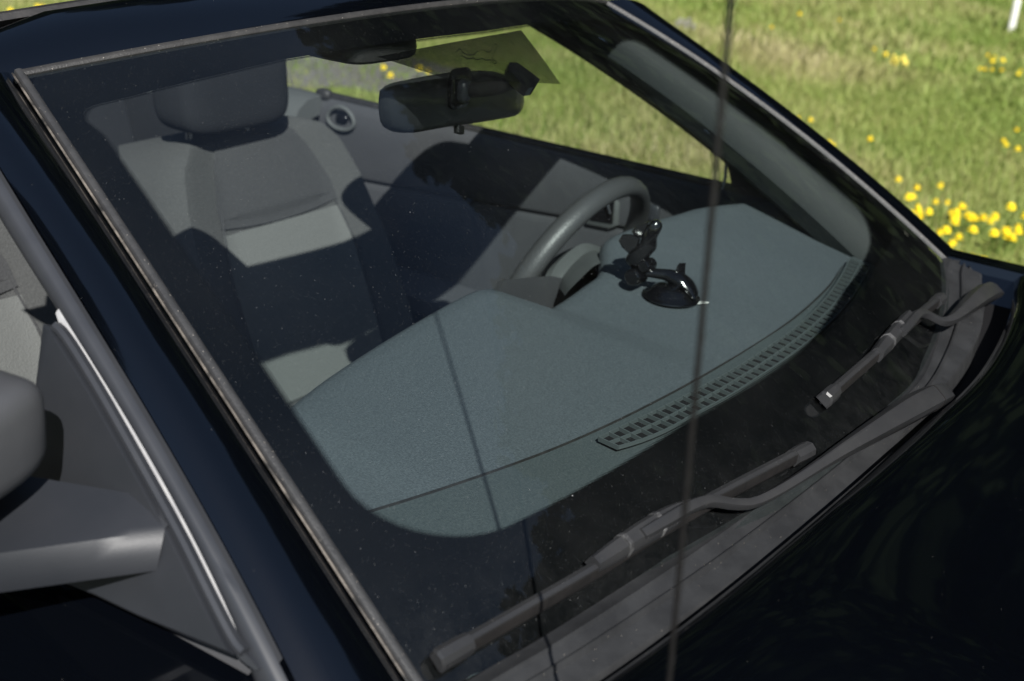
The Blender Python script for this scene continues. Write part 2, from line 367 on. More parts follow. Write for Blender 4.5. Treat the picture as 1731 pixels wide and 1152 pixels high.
# ---- windshield, ceramic band, dotted shade, emblem
V, F = grid([[Wp(u, v) for u in US] for v in np.linspace(-.015, 1.0, 32)])
glass = mesh('windshield', V, F, GLASS, car)
la = glass.data.attributes.new('height_up', 'FLOAT', 'POINT'); la.data.foreach_set('value', [v for v in np.linspace(-.015, 1.0, 32) for u in US])
def vb(u):                                                # lower inner edge of the band
    return float(np.interp(u, [-1, -.80, -.7, -.42, -.16, .2, .55, .8, 1], [.122, .122, .128, .150, .152, .154, .168, .155, .16]))
def vt(u): return float(np.interp(u, [-1, -.8, -.56, -.3, 0, .3, .6, 1], [.905, .922, .935, .932, .925, .93, .93, .91]))
def inner_loop():
    pts = []; r = .05
    def corner(uc, vc, ru, rv, a0, a1, n=10):
        for k in range(n+1):
            a = R(a0+(a1-a0)*k/n); pts.append((uc+ru*math.cos(a), vc+rv*math.sin(a)))
    ur = .93
    corner(-.947+.15, vb(-.8)+.115, .15, .115, 180, 270)
    for u in np.linspace(-.75, .74, 50): pts.append((u, vb(u)))
    corner(ur-.12, vb(.8)+.10, .12, .10, 270, 360)
    for v in np.linspace(.3, .85, 16): pts.append((ur, v))
    corner(ur-.06, vt(.9)-.05, .06, .05, 0, 90, 6)
    for u in np.linspace(.82, -.86, 40): pts.append((u, vt(u)))
    corner(-.957+.035, vt(-.9)-.03, .035, .03, 90, 180, 6)
    for v in np.linspace(.85, .3, 20): pts.append((-.947-.012*math.cos((v-.3)/.55*1.57)*0, v))
    return pts
IL = inner_loop()
def proj_edge(u, v):                                      # outward to the glass edge
    c = np.array([0, .53]); p = np.array([u, v]); d = p-c
    k = min((1/abs(d[0])) if abs(d[0]) > 1e-6 else 1e9, ((1.0-c[1]) if d[1] > 0 else (c[1]+.012))/max(abs(d[1]), 1e-9)); return c+d*k
rows = []
for f in np.linspace(0, 1, 7):
    r_ = []
    for (u, v) in IL:
        e = proj_edge(u, v); q = np.array([u, v])*(1-f)+e*f
        r_.append(Wp(*q)-Wn(*q)*.004)
    rows.append(r_)
V, F = grid(rows, True)
mesh('ceramic_band', V, F, FRITM, glass)
def dot_mat(name, scale, lo, hi):
    """black ceramic dots, shrinking downwards along UV y"""
    m = bpy.data.materials.new(name); m.use_nodes = True; n = m.node_tree.nodes; l = m.node_tree.links; b = n['Principled BSDF']
    b.inputs['Base Color'].default_value = (.001, .0011, .0012, 1); b.inputs['Specular IOR Level'].default_value = .05; b.inputs['Roughness'].default_value = .6
    uv = n.new('ShaderNodeUVMap'); sp = n.new('ShaderNodeSeparateXYZ'); l.new(uv.outputs[0], sp.inputs[0])
    vo = n.new('ShaderNodeTexVoronoi'); vo.inputs['Randomness'].default_value = 0; vo.inputs['Scale'].default_value = scale; vo.voronoi_dimensions = '2D'
    l.new(uv.outputs[0], vo.inputs['Vector'])
    at_ = n.new('ShaderNodeAttribute'); at_.attribute_name = 'fade'
    mr = n.new('ShaderNodeMapRange'); mr.inputs[3].default_value = lo; mr.inputs[4].default_value = hi; l.new(at_.outputs['Fac'], mr.inputs[0])
    c = n.new('ShaderNodeMath'); c.operation = 'LESS_THAN'; l.new(vo.outputs['Distance'], c.inputs[0]); l.new(mr.outputs[0], c.inputs[1])
    t = n.new('ShaderNodeBsdfTransparent'); mx = n.new('ShaderNodeMixShader'); l.new(c.outputs[0], mx.inputs[0]); l.new(t.outputs[0], mx.inputs[1]); l.new(b.outputs[0], mx.inputs[2])
    l.new(mx.outputs[0], n['Material Output'].inputs[0]); return m
def uv_grid(name, uvrows, fades, m, parent, off=.0046):
    V, F = grid([[Wp(*q)-Wn(*q)*off for q in r] for r in uvrows]); o = mesh(name, V, F, m, parent)
    me = o.data; flat = [q for r in uvrows for q in r]; fl = [f for r in fades for f in r]
    ul = me.uv_layers.new(name='UVMap')
    for lp in me.loops: q = flat[lp.vertex_index]; ul.data[lp.index].uv = (q[0]*.62, q[1]*.70)
    a = me.attributes.new('fade', 'FLOAT', 'POINT'); a.data.foreach_set('value', fl); return o
# dotted edge just inside the band, then the dotted sunshade around the mirror foot
ur, fd = [], []
for f in np.linspace(0, 1, 3):
    r_ = []
    for (u, v) in IL+[IL[0]]:
        e = proj_edge(u, v); d = np.array([u, v])-e; d /= max(np.hypot(d[0]*.62, d[1]*.7), 1e-6); r_.append(tuple(np.array([u, v])+d*(.006*f)))
    ur.append(r_); fd.append([f]*len(r_))
uv_grid('dot_edge', ur, fd, dot_mat('frit_dots_edge', 620, .62, .2), glass)
def dots_shade():
    tl, tr_, br, bl_ = [on_glass(*p) for p in ((640, 90), (884, 46), (951, 137), (765, 130))]
    rows, fa = [], []
    for t in np.linspace(0, 1, 9):
        a = tl+(bl_-tl)*t; b = tr_+(br-tr_)*t
        rows.append([tuple(a+(b-a)*s) for s in np.linspace(0, 1, 21)]); fa.append([t]*21)
    uv_grid('dot_shade', rows, fa, dot_mat('frit_dots', 520, .56, .46), glass, .005)
dots_shade()
# little running-horse outline printed in the dotted shade
horse = [(770, 84), (778, 78), (783, 84), (791, 88), (800, 88), (808, 82), (818, 80), (826, 84), (832, 78), (836, 70), (841, 72), (838, 80), (834, 88), (833, 95), (840, 100), (836, 103),
         (829, 97), (822, 97), (815, 94), (806, 96), (800, 93), (793, 95), (786, 92), (780, 88)]
V, F = tube(cr([Wp(*on_glass(*p))-np.array([0, 0, .0035]) for p in horse], 120), .0005, 6); mesh('horse_emblem', V, F, FRITM, glass)
for seg in ([(822, 97), (826, 101), (821, 104)], [(800, 94), (796, 100), (803, 103)]): pass

# ---- black rubber trim round the glass
def edge_pts(side, v0=-.05, v1=1.0, n=40): return [Wp(side, v) for v in np.linspace(v0, v1, n)]
trim_prof = [(-.0042, -.004), (-.0042, .0012), (-.0032, .0026), (0, .0032), (.0026, .0026), (.0042, .0008), (.0042, -.004)]
def outw(side, v):
    t = nrm(Wp(side, v+.01)-Wp(side, v-.01)); n = Wn(side, v); o = nrm(np.cross(t, n))
    return o if o[0]*side > 0 else -o
for side in (-1, 1):
    vs = np.linspace(-.06, 1.012, 50); P = [Wp(side, v)+outw(side, v)*.003+Wn(side, v)*.0005 for v in vs]
    V, F = sweep(P, np.array([Wn(side, v) for v in vs]), trim_prof); mesh('windshield_seal', V, F, RUBBER_G if side < 0 else RUBBER_T, car)
    P = [Wp(side, v)+outw(side, v)*.0088-Wn(side, v)*.001 for v in vs]; V, F = tube(P, .0010, 6); mesh('seal_bead', V, F, BEAD, car)
us = np.linspace(-1.01, 1.01, 60); P = [Wp(u, 1.0)+nrm(Wp(u, 1.0)-Wp(u, .97))*.004 for u in us]
V, F = sweep(P, np.array([Wn(u, 1) for u in us]), trim_prof); mesh('windshield_seal', V, F, RUBBER_T, car)

# ---- painted windshield frame: pillars and header
KT = .395
def pill(px, py, off): return at_plane(px, py, (1, 0, -KT), (-.6935+off, 0, .9684))
def mirrorx(P): return [np.array([-p[0], p[1], p[2]]) for p in P]
c1v = np.linspace(-.16, 1.02, 40)
C1 = [Wp(-1, v)+outw(-1, v)*.0108-Wn(-1, v)*.003 for v in c1v]
c2px = [(-60, 180), (0, 285), (40, 350), (110, 465), (200, 600), (300, 790), (380, 920), (440, 1030), (485, 1120), (520, 1200)]
C2 = cr([pill(*p, -.085) for p in c2px], 40)[::-1]
c3px = [(-60, 255), (0, 362), (35, 425), (103, 525), (168, 628), (235, 740), (300, 855), (370, 990), (418, 1110), (445, 1190)]
C3 = cr([pill(*p, -.081) for p in c3px], 40)[::-1]
C1 = cr(C1, 40)
def fair(P):
    t = np.linspace(0, 1, len(P)); return np.stack([np.polyval(np.polyfit(t, np.array(P)[:, k], 3), t) for k in range(3)], 1)
C1, C2, C3 = fair(C1), fair(C2), fair(C3)
for mir in (False, True):
    f = mirrorx if mir else (lambda p: list(p))
    rows = []
    for t in np.linspace(0, 1, 11):
        bul = np.array([-.45, -.35, .82]); bul = nrm(bul)
        rows.append([C1[i]*(1-t)+C2[i]*t+bul*.013*(1-(2*t-1)**2) for i in range(40)])
    rows.append([C2[i]+np.array([.03, .012, -.012]) for i in range(40)])
    rows.insert(0, [C1[i]+np.array([.006, 0, -.02]) for i in range(40)])
    V, F = grid([f(r) for r in rows]); mesh('windshield_pillar', V, F, PAINT, car)
    # rubber weatherstrip on the pillar's rear face
    rows = []
    for t in np.linspace(0, 1, 9):
        gap = np.array([-.002, .004, -.003])
        rows.append([(C2[i]+gap)*(1-t)+C3[i]*t+np.array([-.8, 0, .3])*.010*math.sqrt(max(0, 1-(2*t-1)**2)) for i in range(40)])
    rows.append([C3[i]+np.array([.03, -.006, -.002]) for i in range(40)])
    V, F = grid([f(r) for r in rows]); mesh('pillar_weatherstrip', V, F, SATIN, car)
# header panel and its rear weatherstrip
rows = []
hp = [(0, -.004), (.010, -.012), (.018, .004), (.045, .022), (.070, .034), (.082, .035), (.094, .031), (.102, .020), (.106, .0)]   # (rearward, up)
for u in np.linspace(-1.06, 1.06, 61):
    b = Wp(u, 1.0); bk = nrm([u*.10, 1, 0]); k = 1-.35*max(0, abs(u)-.85)/.2
    rows.append([b+bk*(y+.012)*k+np.array([0, 0, z*k-.002]) for y, z in hp])
V, F = grid(rows); nh = len(rows[0]); F += [tuple(range(nh)), tuple(range(len(V)-nh, len(V)))]; header = mesh('windshield_header', V, F, PAINT, car)
rows = []
for u in np.linspace(-1.04, 1.04, 61):
    b = Wp(u, 1.0); bk = nrm([u*.10, 1, 0])
    rows.append([b+bk*(y+.012)+np.array([0, 0, z-.002]) for y, z in ((.090, .0305), (.096, .036), (.105, .036), (.112, .028), (.114, .0), (.15, -.03), (.02, -.028), (.01, -.012))])
V, F = grid(rows); nh = len(rows[0]); F += [tuple(range(nh)), tuple(range(len(V)-nh, len(V)))]; mesh('header_weatherstrip', V, F, RUBBER, header)
# sun visors folded against the header, reaching back past it
for side in (-1, 1):
    def vis(p):
        x, y, z = p
        return np.array([(.275 if side > 0 else -.375)+x, .712+y+.00*abs(x), 1.318+z-.02*(x/.17)**2*.5-.06*(y)])
    V, F = superq(.158, .078, .011, .5, .52, 56, 10, vis); mesh('sun_visor', V, F, FABD, car)
# roof latch console in the middle of the header
V, F = superq(.065, .05, .015, .5, .5, 24, 10, lambda p: np.array([-.155, .525, 1.304])+np.array(p)); mesh('header_console', V, F, RUBBER, car)

# ---- hood, fenders, cowl
hpx = [(1725, 490), (1690, 580), (1640, 650), (1550, 720), (1400, 850), (1200, 1010), (1010, 1140)]
HE = [at(*p, 2, .985) for p in hpx]
hx = np.array([p[0] for p in HE])[::-1]; hy = np.array([p[1] for p in HE])[::-1]
def hood_y(x):
    x2 = np.r_[-.72, hx, .70]; y2 = np.r_[-.085, hy, -.10]; return float(np.interp(x, x2, y2))
hxs = np.linspace(-.70, .70, 49); hy_s = np.array([hood_y(x) for x in hxs]); hy_s = np.convolve(np.pad(hy_s, 3, 'edge'), np.ones(7)/7, 'valid')
rows = []
for d, dz in [(-.0, -.03), (-.003, -.012), (.003, -.002), (.012, .003), (.03, .005), (.08, .003), (.2, -.008), (.4, -.035), (.6, -.07), (.8, -.115), (1.0, -.17), (1.1, -.22)]:
    rows.append([np.array([x*(1-.08*(d/1.1)**2), hy_s[i]-d, .985+dz-.012*abs(x/.7)**3 + .012*math.exp(-((abs(x)-.42)/.10)**2)*min(1, d/.3)]) for i, x in enumerate(hxs)])
V, F = grid(rows); mesh('hood', V, F, PAINT, car)
for s in (-1, 1):                                          # front fenders
    rows = []
    for y in np.r_[np.linspace(.10, -.2, 10), np.linspace(-.3, -1.4, 12)]:
        dz = -.0 if y > -.1 else -.13*((-.1-y)/1.3)**1.4
        prof = [(.60, .90), (.707, .958), (.712, .972), (.74, .977), (.79, .965), (.84, .935), (.89, .88), (.925, .80), (.935, .70), (.93, .55), (.92, .3)]
        rows.append([np.array([s*x*(1-.05*max(0, -y-.5)), y, z+dz*(1 if z > .5 else .3)]) for x, z in prof])
    V, F = grid(rows); mesh('fender', V, F, PAINT, car)
# cowl panel: two shallow steps of grey plastic from the glass to the hood gap
cin = [(1600, 454), (1600, 510), (1590, 560), (1575, 610), (1555, 655), (1371, 796), (1179, 935), (1035, 1031), (844, 1151)]
cout = [(1665, 530), (1655, 570), (1625, 620), (1590, 660), (1500, 763), (1418, 840), (1275, 959), (1131, 1060), (1035, 1127)]
Ci = [at(*p, 2, .974) for p in cin]; Co = [at(*p, 2, .966) for p in cout]
def interp_y(P, x):
    P = sorted([tuple(p) for p in P]); return float(np.interp(x, [p[0] for p in P], [p[1] for p in P]))
cxs = np.linspace(-.70, .69, 70)
yi = np.array([interp_y(Ci+[np.array([.70, .0, 0]), np.array([-.72, -.03, 0])], x) for x in cxs]); yo = np.array([interp_y(Co+[np.array([.62, -.08, 0]), np.array([.70, -.045, 0]), np.array([-.72, -.075, 0])], x) for x in cxs])
sm = lambda a: np.convolve(np.pad(a, 3, 'edge'), np.ones(7)/7, 'valid')
yi, yo = sm(yi), sm(yo)
rows = []
for t, dz in [(-.35, .004), (-.02, .006), (.0, .0065), (.05, .003), (.34, -.001), (.38, .0035), (.42, .004), (.47, -.002), (.93, -.006), (1.0, -.010), (1.01, -.05)]:
    rows.append([np.array([x, yi[i]*(1-t)+yo[i]*t, .970+dz]) for i, x in enumerate(cxs)])
V, F = grid(rows); cowl = mesh('cowl_panel', V, F, COWLM, car)
# corner fin of the cowl at the foot of the far pillar
fin = [(1601, 446), (1612, 439), (1627, 441), (1641, 462), (1657, 484), (1640, 505), (1612, 528), (1600, 520), (1599, 480)]
P = [at(px, py, 1, -.03+.0007*(1660-px)*.6) for px, py in fin]; V, F = ngon_prism(P, (0.0, .03, -.02)); mesh('cowl_corner', V, F, COWLM, cowl)
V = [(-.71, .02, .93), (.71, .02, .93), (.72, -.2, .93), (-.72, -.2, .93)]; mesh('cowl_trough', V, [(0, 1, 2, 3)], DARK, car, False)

# ---- wipers
def arm_path(pts):
    P, N = [], []
    for px, py, h in pts: p, n = G(px, py, h); P.append(p); N.append(n)
    return P, N
def wiper(bl_px, con_px, arm_px, cap_len, hinge=.10):
    root_pts = bl_px
    P, N = arm_path([(x, y, .010) for x, y in bl_px]); Pn = cr(P, 30); Nn = cr(N, 30)
    prof = [(-.0075, -.002), (-.0068, .0035), (-.0034, .0072), (.0004, .0085), (.0016, .0066), (.0022, -.003), (.0012, -.010), (-.0012, -.010), (-.002, -.003)]
    V, F = sweep(Pn, Nn, prof); b = mesh('wiper', V, F, WIPERM, car, sharp=24)
    V, F = sweep(Pn, Nn, [(.0010, .0074), (.0034, .0046), (.0066, -.0005), (.0070, -.003), (.0018, -.0035)]); mesh('blade_rubber', V, F, BLADER, b, sharp=20)
    capf = [(-.0088, -.006), (-.0088, .004), (-.005, .0085), (.002, .0095), (.0065, .006), (.0088, .001), (.0088, -.006)]
    for A, B in ((Pn[0], Pn[1]), (Pn[-1], Pn[-2])):
        d = nrm(B-A); i = 0 if A is Pn[0] else -1; nn = Nn[0] if np.allclose(A, Pn[0]) else Nn[-1]
        V, F = sweep([A-d*.006, A-d*.004, A+d*.014, A+d*cap_len], nn, capf, [.75, 1, 1, .92], [.75, 1, 1, .92]); mesh('blade_cap', V, F, WIPERM, b, sharp=24)
    P, N = arm_path([(x, y, .014) for x, y, w in con_px]); n = len(P)
    w = [c[2]*.86 for c in con_px]
    Pc = cr(np.c_[P, w], 24); Nc = cr(N, 24)
    V, F = sweep(Pc[:, :3], Nc, [(-1, -.006), (-1, .003), (-.72, .0075), (.35, .0085), (.8, .004), (1, -.001), (1, -.006)], Pc[:, 3]); mesh('blade_clip', V, F, WIPERM, b, sharp=24)
    for k in (7, 15):                                     # raised ribs across the clip
        p, nn = Pc[k, :3], Nc[k]; d = nrm(Pc[k+1, :3]-p)
        V, F = sweep([p-d*.0022, p+d*.0022], nn, [(-1.05, -.003), (-1.05, .004), (-.72, .0092), (.35, .0102), (.85, .005), (1.05, -.003)], [Pc[k, 3]]*2); mesh('clip_rib', V, F, CHROME_D, b)
    P, N = arm_path([(x, y, h) for x, y, w, h, t in arm_px]); A = cr(np.c_[P, [a[2]*.86 for a in arm_px], [a[4] for a in arm_px]], 46); Na = cr(N, 46)
    V, F = sweep(A[:, :3], Na, [(-1, -.6), (-1, .35), (-.78, .95), (-.55, 1), (.40, 1), (.62, .9), (1, -.1), (1, -.6)], A[:, 3], A[:, 4]); armo = mesh('wiper_arm', V, F, WIPERM, b, sharp=24)
    k = int(46*hinge); pA, nA = A[k, :3], Na[k]; d = nrm(A[k+1, :3]-pA)
    V, F = sweep([pA-d*.0009, pA+d*.0009], nA, [(-1.03, -.6), (-1.03, .37), (-.79, .99), (-.55, 1.05), (.41, 1.05), (.64, .94), (1.03, -.1), (1.03, -.6)], [A[k, 3]]*2, [A[k, 4]]*2); mesh('hinge_seam', V, F, BLADER, b)
    return b
CHROME_D = mat('worn_metal_edge', (.035, .035, .036), .35, .5, noise=(90, (.14, .14, .14), 4))
wiper([(748, 1113), (872, 1042), (1000, 968), (1100, 905), (1200, 848), (1290, 800), (1362, 762)],
      [(1003, 957, .0085), (1040, 932, .0105), (1085, 903, .012), (1130, 876, .0115), (1165, 858, .008)],
      [(1600, 668, .010, .024, .008), (1585, 668, .0165, .028, .012), (1540, 690, .0175, .030, .012), (1480, 726, .0135, .028, .011), (1425, 760, .0095, .026, .009), (1385, 786, .0072, .023, .007),
       (1340, 815, .0062, .019, .005), (1300, 838, .0060, .017, .005), (1268, 851, .0060, .016, .005), (1235, 851, .0062, .018, .005), (1200, 846, .0066, .021, .005), (1165, 857, .007, .022, .005), (1125, 880, .007, .022, .005), (1085, 903, .006, .021, .004)], .026)
wiper([(1397, 674), (1440, 636), (1490, 592), (1540, 546), (1588, 506)],
      [(1483, 600, .009), (1500, 580, .011), (1520, 556, .011), (1536, 536, .009)],
      [(1690, 497, .006, .030, .006), (1674, 492, .017, .034, .011), (1655, 502, .0165, .034, .012), (1632, 521, .012, .030, .010), (1608, 540, .008, .025, .008), (1590, 543, .0062, .022, .005), (1568, 532, .006, .020, .005), (1553, 530, .007, .021, .005), (1538, 546, .0075, .022, .005), (1524, 562, .007, .021, .005)], .024)

# ---- antenna mast on the near fender
ANT = mat('antenna_sleeve', (.006, .0055, .0055), .45, .4)
ax0 = np.array([-.80, -.245, .955]); ax1 = np.array([-.80, -.197, 1.80])
pa = ax0+(ax1-ax0)*np.linspace(0, 1, 60)[:, None]
V1, F1 = tube(pa, .0015, 10)
hel = [ax0+(ax1-ax0)*t+np.array([math.cos(t*150), math.sin(t*150), 0])*.0013 for t in np.linspace(.05, 1, 500)]
V2, F2 = sweep(hel, (0.3, .9, .1), circ(5, .0005)); V3, F3 = tube([ax0-(0, 0, .01), ax0+(0, 0, .02), ax0+(0, .002, .045)], .006, 12)
V, F = join((V1, F1), (V2, F2), (V3, F3)); mesh('antenna', V, F, ANT, car)

# ---- near door: outer skin, sail panel, mirror, seals, inner panel
def side_skin(s, name='door'):
    rows = []
    for y in np.linspace(.10, 1.45, 20):
        prof = [(.757, .93), (.758, .952), (.762, .962), (.778, .956), (.81, .93), (.86, .88), (.90, .80), (.92, .70), (.915, .5), (.90, .3)]
        rows.append([np.array([s*x, y, z+.012*max(0, y-.3)]) for x, z in prof])
    V, F = grid(rows); return mesh(name, V, F, PAINT, car)
door_r = side_skin(-1); door_l = side_skin(1)
sail = [(85, 549), (97, 553), (108, 572), (160, 655), (235, 787), (300, 905), (350, 1005), (388, 1078), (407, 1105), (330, 1074), (250, 1041), (172, 1004), (60, 960), (60, 755)]
P = [pill(*p, -.093) for p in sail]; V, F = ngon_prism(P, (-.009, 0, .003), .03); sailo = mesh('mirror_sail', V, F, PLAST, door_r)
rim = [(93, 551), (112, 572), (164, 655), (239, 787), (304, 905), (354, 1005), (392, 1078), (411, 1103)]
V, F = sweep(cr([pill(*p, -.099) for p in rim], 40), (-.9, 0, .4), [(-.0035, -.004), (-.0035, .002), (0, .0035), (.0035, .002), (.0035, -.004)]); mesh('sail_rim', V, F, SATIN, door_r)
pale = [(103, 524), (116, 553), (140, 597), (190, 677), (236, 755), (290, 850), (340, 948), (385, 1042), (408, 1095)]
V, F = sweep(cr([pill(*p, -.088) for p in pale], 50), (-.95, 0, .3), [(-.0035, -.004), (-.0035, .002), (0, .003), (.0035, .002), (.0035, -.004)], np.interp(np.linspace(0, 1, 50), [0, .1, .6, 1], [1.4, 2.4, 2.2, 1.6])); mesh('window_seal', V, F, PALE, door_r)
foot = [(405, 1098), (420, 1102), (433, 1115), (444, 1130), (438, 1131), (422, 1120), (408, 1108)]
V, F = ngon_prism([pill(*p, -.092) for p in foot], (-.004, 0, .001)); mesh('seal_foot', V, F, SATIN, door_r)
# fold line on the sail panel
fold = [(66, 752), (110, 765), (160, 793), (205, 826), (243, 860), (278, 897)]
V, F = sweep(cr([pill(*p, -.1015) for p in fold], 30), (-.95, 0, .3), [(-.005, -.001), (0, .0016), (.005, -.001)]); mesh('sail_fold', V, F, PLAST, door_r)
# mirror arm: a wedge running out and back from the sail
t0, t1, b1, b0 = at(-140, 955, 0, -.90), pill(278, 897, -.103), pill(265, 965, -.103), at(-140, 1022, 0, -.90)
A = [t0*(1-k)+t1*k for k in np.linspace(0, 1, 8)]; B = [b0*(1-k)+b1*k for k in np.linspace(0, 1, 8)]
bk = np.array([.03, .13, .015]); 
rows = []
for i in range(8):
    k = i/7; d = np.array([.05*(1-k)+.02, .10*(1-k)+.02, .012*(1-k)])
    rows.append([B[i]+d*1.0+np.array([0, 0, -.012]), B[i]+d*.3+np.array([0, 0, -.004]), B[i], B[i]+(A[i]-B[i])*.5+np.array([-.003, -.003, 0]), A[i], A[i]+d*.15+np.array([0, 0, .0025]), A[i]+d*.9+np.array([0, 0, .012])])
V, F = grid(rows); mesh('mirror_arm', V, F, PLAST, door_r)
# mirror head: rounded housing standing out from the door
cm = at(-124, 776, 0, -.88)
def head(p):
    x, y, z = p; return cm+np.array([x*1.0-y*.15, y+x*.22, z+.06*x])
V, F = superq(.085, .045, .040, .45, .42, 36, 18, head); mesh('mirror_head', V, F, mat('mirror_shell_grey', (.055, .057, .062), .42, .5, noise=(10, (.065, .067, .072), 4), bump=(900, .25, .0006)), door_r)

# ---- far door inner panel
DX = .74
def top_z(y): return .985
rows = []
for y in np.linspace(.30, 1.37, 60):
    cz = float(np.interp(y, [.3, .56, .87, 1.24, 1.40], [.885, .875, .852, .828, .824]))
    pr = [(.775, .975), (.765, .982), (.752, .984), (.744, .978), (.738, .962), (.734, .93), (.733, cz+.012), (.735, cz+.005), (.748, cz), (.742, cz-.006), (.738, cz-.02), (.738, .66), (.70, .645), (.675, .63), (.67, .60), (.69, .57), (.735, .55), (.74, .3)]
    rows.append([np.array([x, y, z]) for x, z in pr])
V, F = grid(rows); dp = mesh('door_panel', V, F, DOORM, door_l)
V, F = sweep([np.array([.768, y, .986]) for y in np.linspace(.28, 1.37, 30)], (0, 0, 1), rrect(.026, .012, .004)); mesh('belt_seal', V, F, RUBBER, door_l)
rows = []
for y in np.linspace(.10, 1.37, 30):
    rows.append([np.array([-x, y, z]) for x, z in [(.762, .955), (.752, .968), (.738, .965), (.73, .94), (.732, .85), (.738, .66), (.675, .63), (.69, .57), (.74, .3)]])
V, F = grid(rows); mesh('door_panel', V, F, DOORM, door_r)
# release handle bezel
hc = at(578, 200, 0, .731)
V, F = sweep([hc+np.array([-.004, .036*math.cos(a)*(1-.15*math.sin(a)), .024*math.sin(a)]) for a in np.linspace(0, 2*math.pi, 33)], (-1, 0, 0), circ(8, .0042), cap=False); mesh('door_handle', V, F, TRIMG, door_l)
V, F = superq(.006, .016, .008, .6, .6, 16, 8, lambda p: hc+np.array(p)); mesh('door_lever', V, F, GLOSSB, door_l)
# rear quarter trim on the far side
rows = []
for y in np.linspace(1.372, 2.3, 24):
    rows.append([np.array([x, y, z+.0*y]) for x, z in [(.80, .96), (.775, .984), (.74, .990), (.70, .984), (.67, .965), (.655, .93), (.65, .80), (.65, .3)]])
V, F = grid([r[:6] for r in rows]); F.append(tuple(range(6))); mesh('quarter_trim', V, F, TRIMG, car)
V, F = grid([r[5:] for r in rows]); mesh('quarter_lining', V, F, FABB, car)
V, F = superq(.012, .02, .012, .6, .6, 16, 8, lambda p: np.array([.752, 1.372, .99])+np.array(p)); mesh('striker_cap', V, F, RUBBER, car)
# tail of the body
rows = []
for y in np.linspace(1.45, 2.5, 14):
    rows.append([np.array([x, y, z]) for x, z in [(-.90, .3), (-.92, .70), (-.86, .88), (-.775, .965), (-.66, .98), (-.65, .75)]])
V, F = grid(rows); mesh('rear_quarter', V, F, PAINT, car)
rows = []
for y in np.linspace(1.45, 2.5, 14):
    rows.append([np.array([x, y, z]) for x, z in [(.90, .3), (.92, .70), (.86, .88), (.80, .962), (.785, .955)]])
V, F = grid(rows); mesh('rear_quarter', V, F, PAINT, car)
rows = []
for x in np.linspace(-.655, .655, 30):
    rows.append([np.array([x, y, z-.03*(x/.65)**2]) for y, z in [(2.02, .6), (2.02, .90), (2.05, .96), (2.12, .985), (2.3, .985), (2.5, .95), (2.55, .8), (2.55, .3)]])
V, F = grid(rows); mesh('folded_roof', V, F, RUBBER, car)
rows = []
for x in np.linspace(-.6, .6, 40):
    c_ = .02*math.cos(x*10.5); rows.append([np.array([x, y-c_*k, z]) for y, z, k in [(2.0, .35, 0), (1.55, .42, 1), (1.50, .55, 1), (1.72, .62, 1), (1.80, .75, 1), (1.86, .92, 1), (1.92, .955, .5), (2.0, .94, 0)]])
V, F = grid(rows); rs = mesh('rear_seat', V, F, FABB, car)
for sx in (-.33, .36):
    V, F = superq(.13, .05, .085, .4, .4, 28, 14, lambda p: np.array([sx, 1.93, 1.02])+np.array(p)); mesh('headrest', V, F, FABB, rs)
V = [(-.92, -1.3, .25), (.92, -1.3, .25), (.92, 2.55, .25), (-.92, 2.55, .25)]; mesh('floor_pan', V, [(0, 1, 2, 3)], DARK, car, False)
V = [(-.74, .1, .33), (.74, .1, .33), (.74, 2.3, .33), (-.74, 2.3, .33)]; mesh('carpet', V, [(0, 1, 2, 3)], FABB, car, False)
V = [(-.74, .0, .27), (.74, .0, .27), (.74, .0, .955), (-.74, .0, .955)]; mesh('firewall', V, [(0, 1, 2, 3)], DARK, car, False)

# ---- far pillar's inner trim
rows = []
for v in np.linspace(.02, 1.0, 30):
    e = Wp(.985, v)-Wn(.985, v)*.012
    w = .045+.02*(1-v)
    rows.append([e+np.array([0, .0, 0]), e+np.array([-w*.35, .015, -.006]), e+np.array([-w*.75, .045, -.012]), e+np.array([-w, .085, -.02]), e+np.array([-w+.006, .125, -.028]), e+np.array([-w+.03, .145, -.033]), e+np.array([-.012, .15, -.04])])
PT = mat('pillar_lining', (.0085, .0115, .012), .6, .3, noise=(6, (.012, .0155, .0155), 4))
V, F = grid(rows); mesh('pillar_trim', V, F, PT, car)
rows = [mirrorx(r) for r in rows]; V, F = grid(rows); mesh('pillar_trim', V, F, PT, car)
# dark sail cover at the front of the far window
sp = [(1226, 262), (1262, 275), (1330, 318), (1350, 335), (1290, 335), (1240, 328)]
P = [at(x, y, 0, .752) for x, y in sp]; V, F = ngon_prism(P, (.02, 0, 0)); mesh('sail_cover', V, F, RUBBER, door_l)
sl = [(1229, 262), (1226, 300), (1220, 326)]
V, F = tube([at(x, y, 0, .757) for x, y in sl], .003, 8); mesh('window_channel', V, F, PALE, door_l)

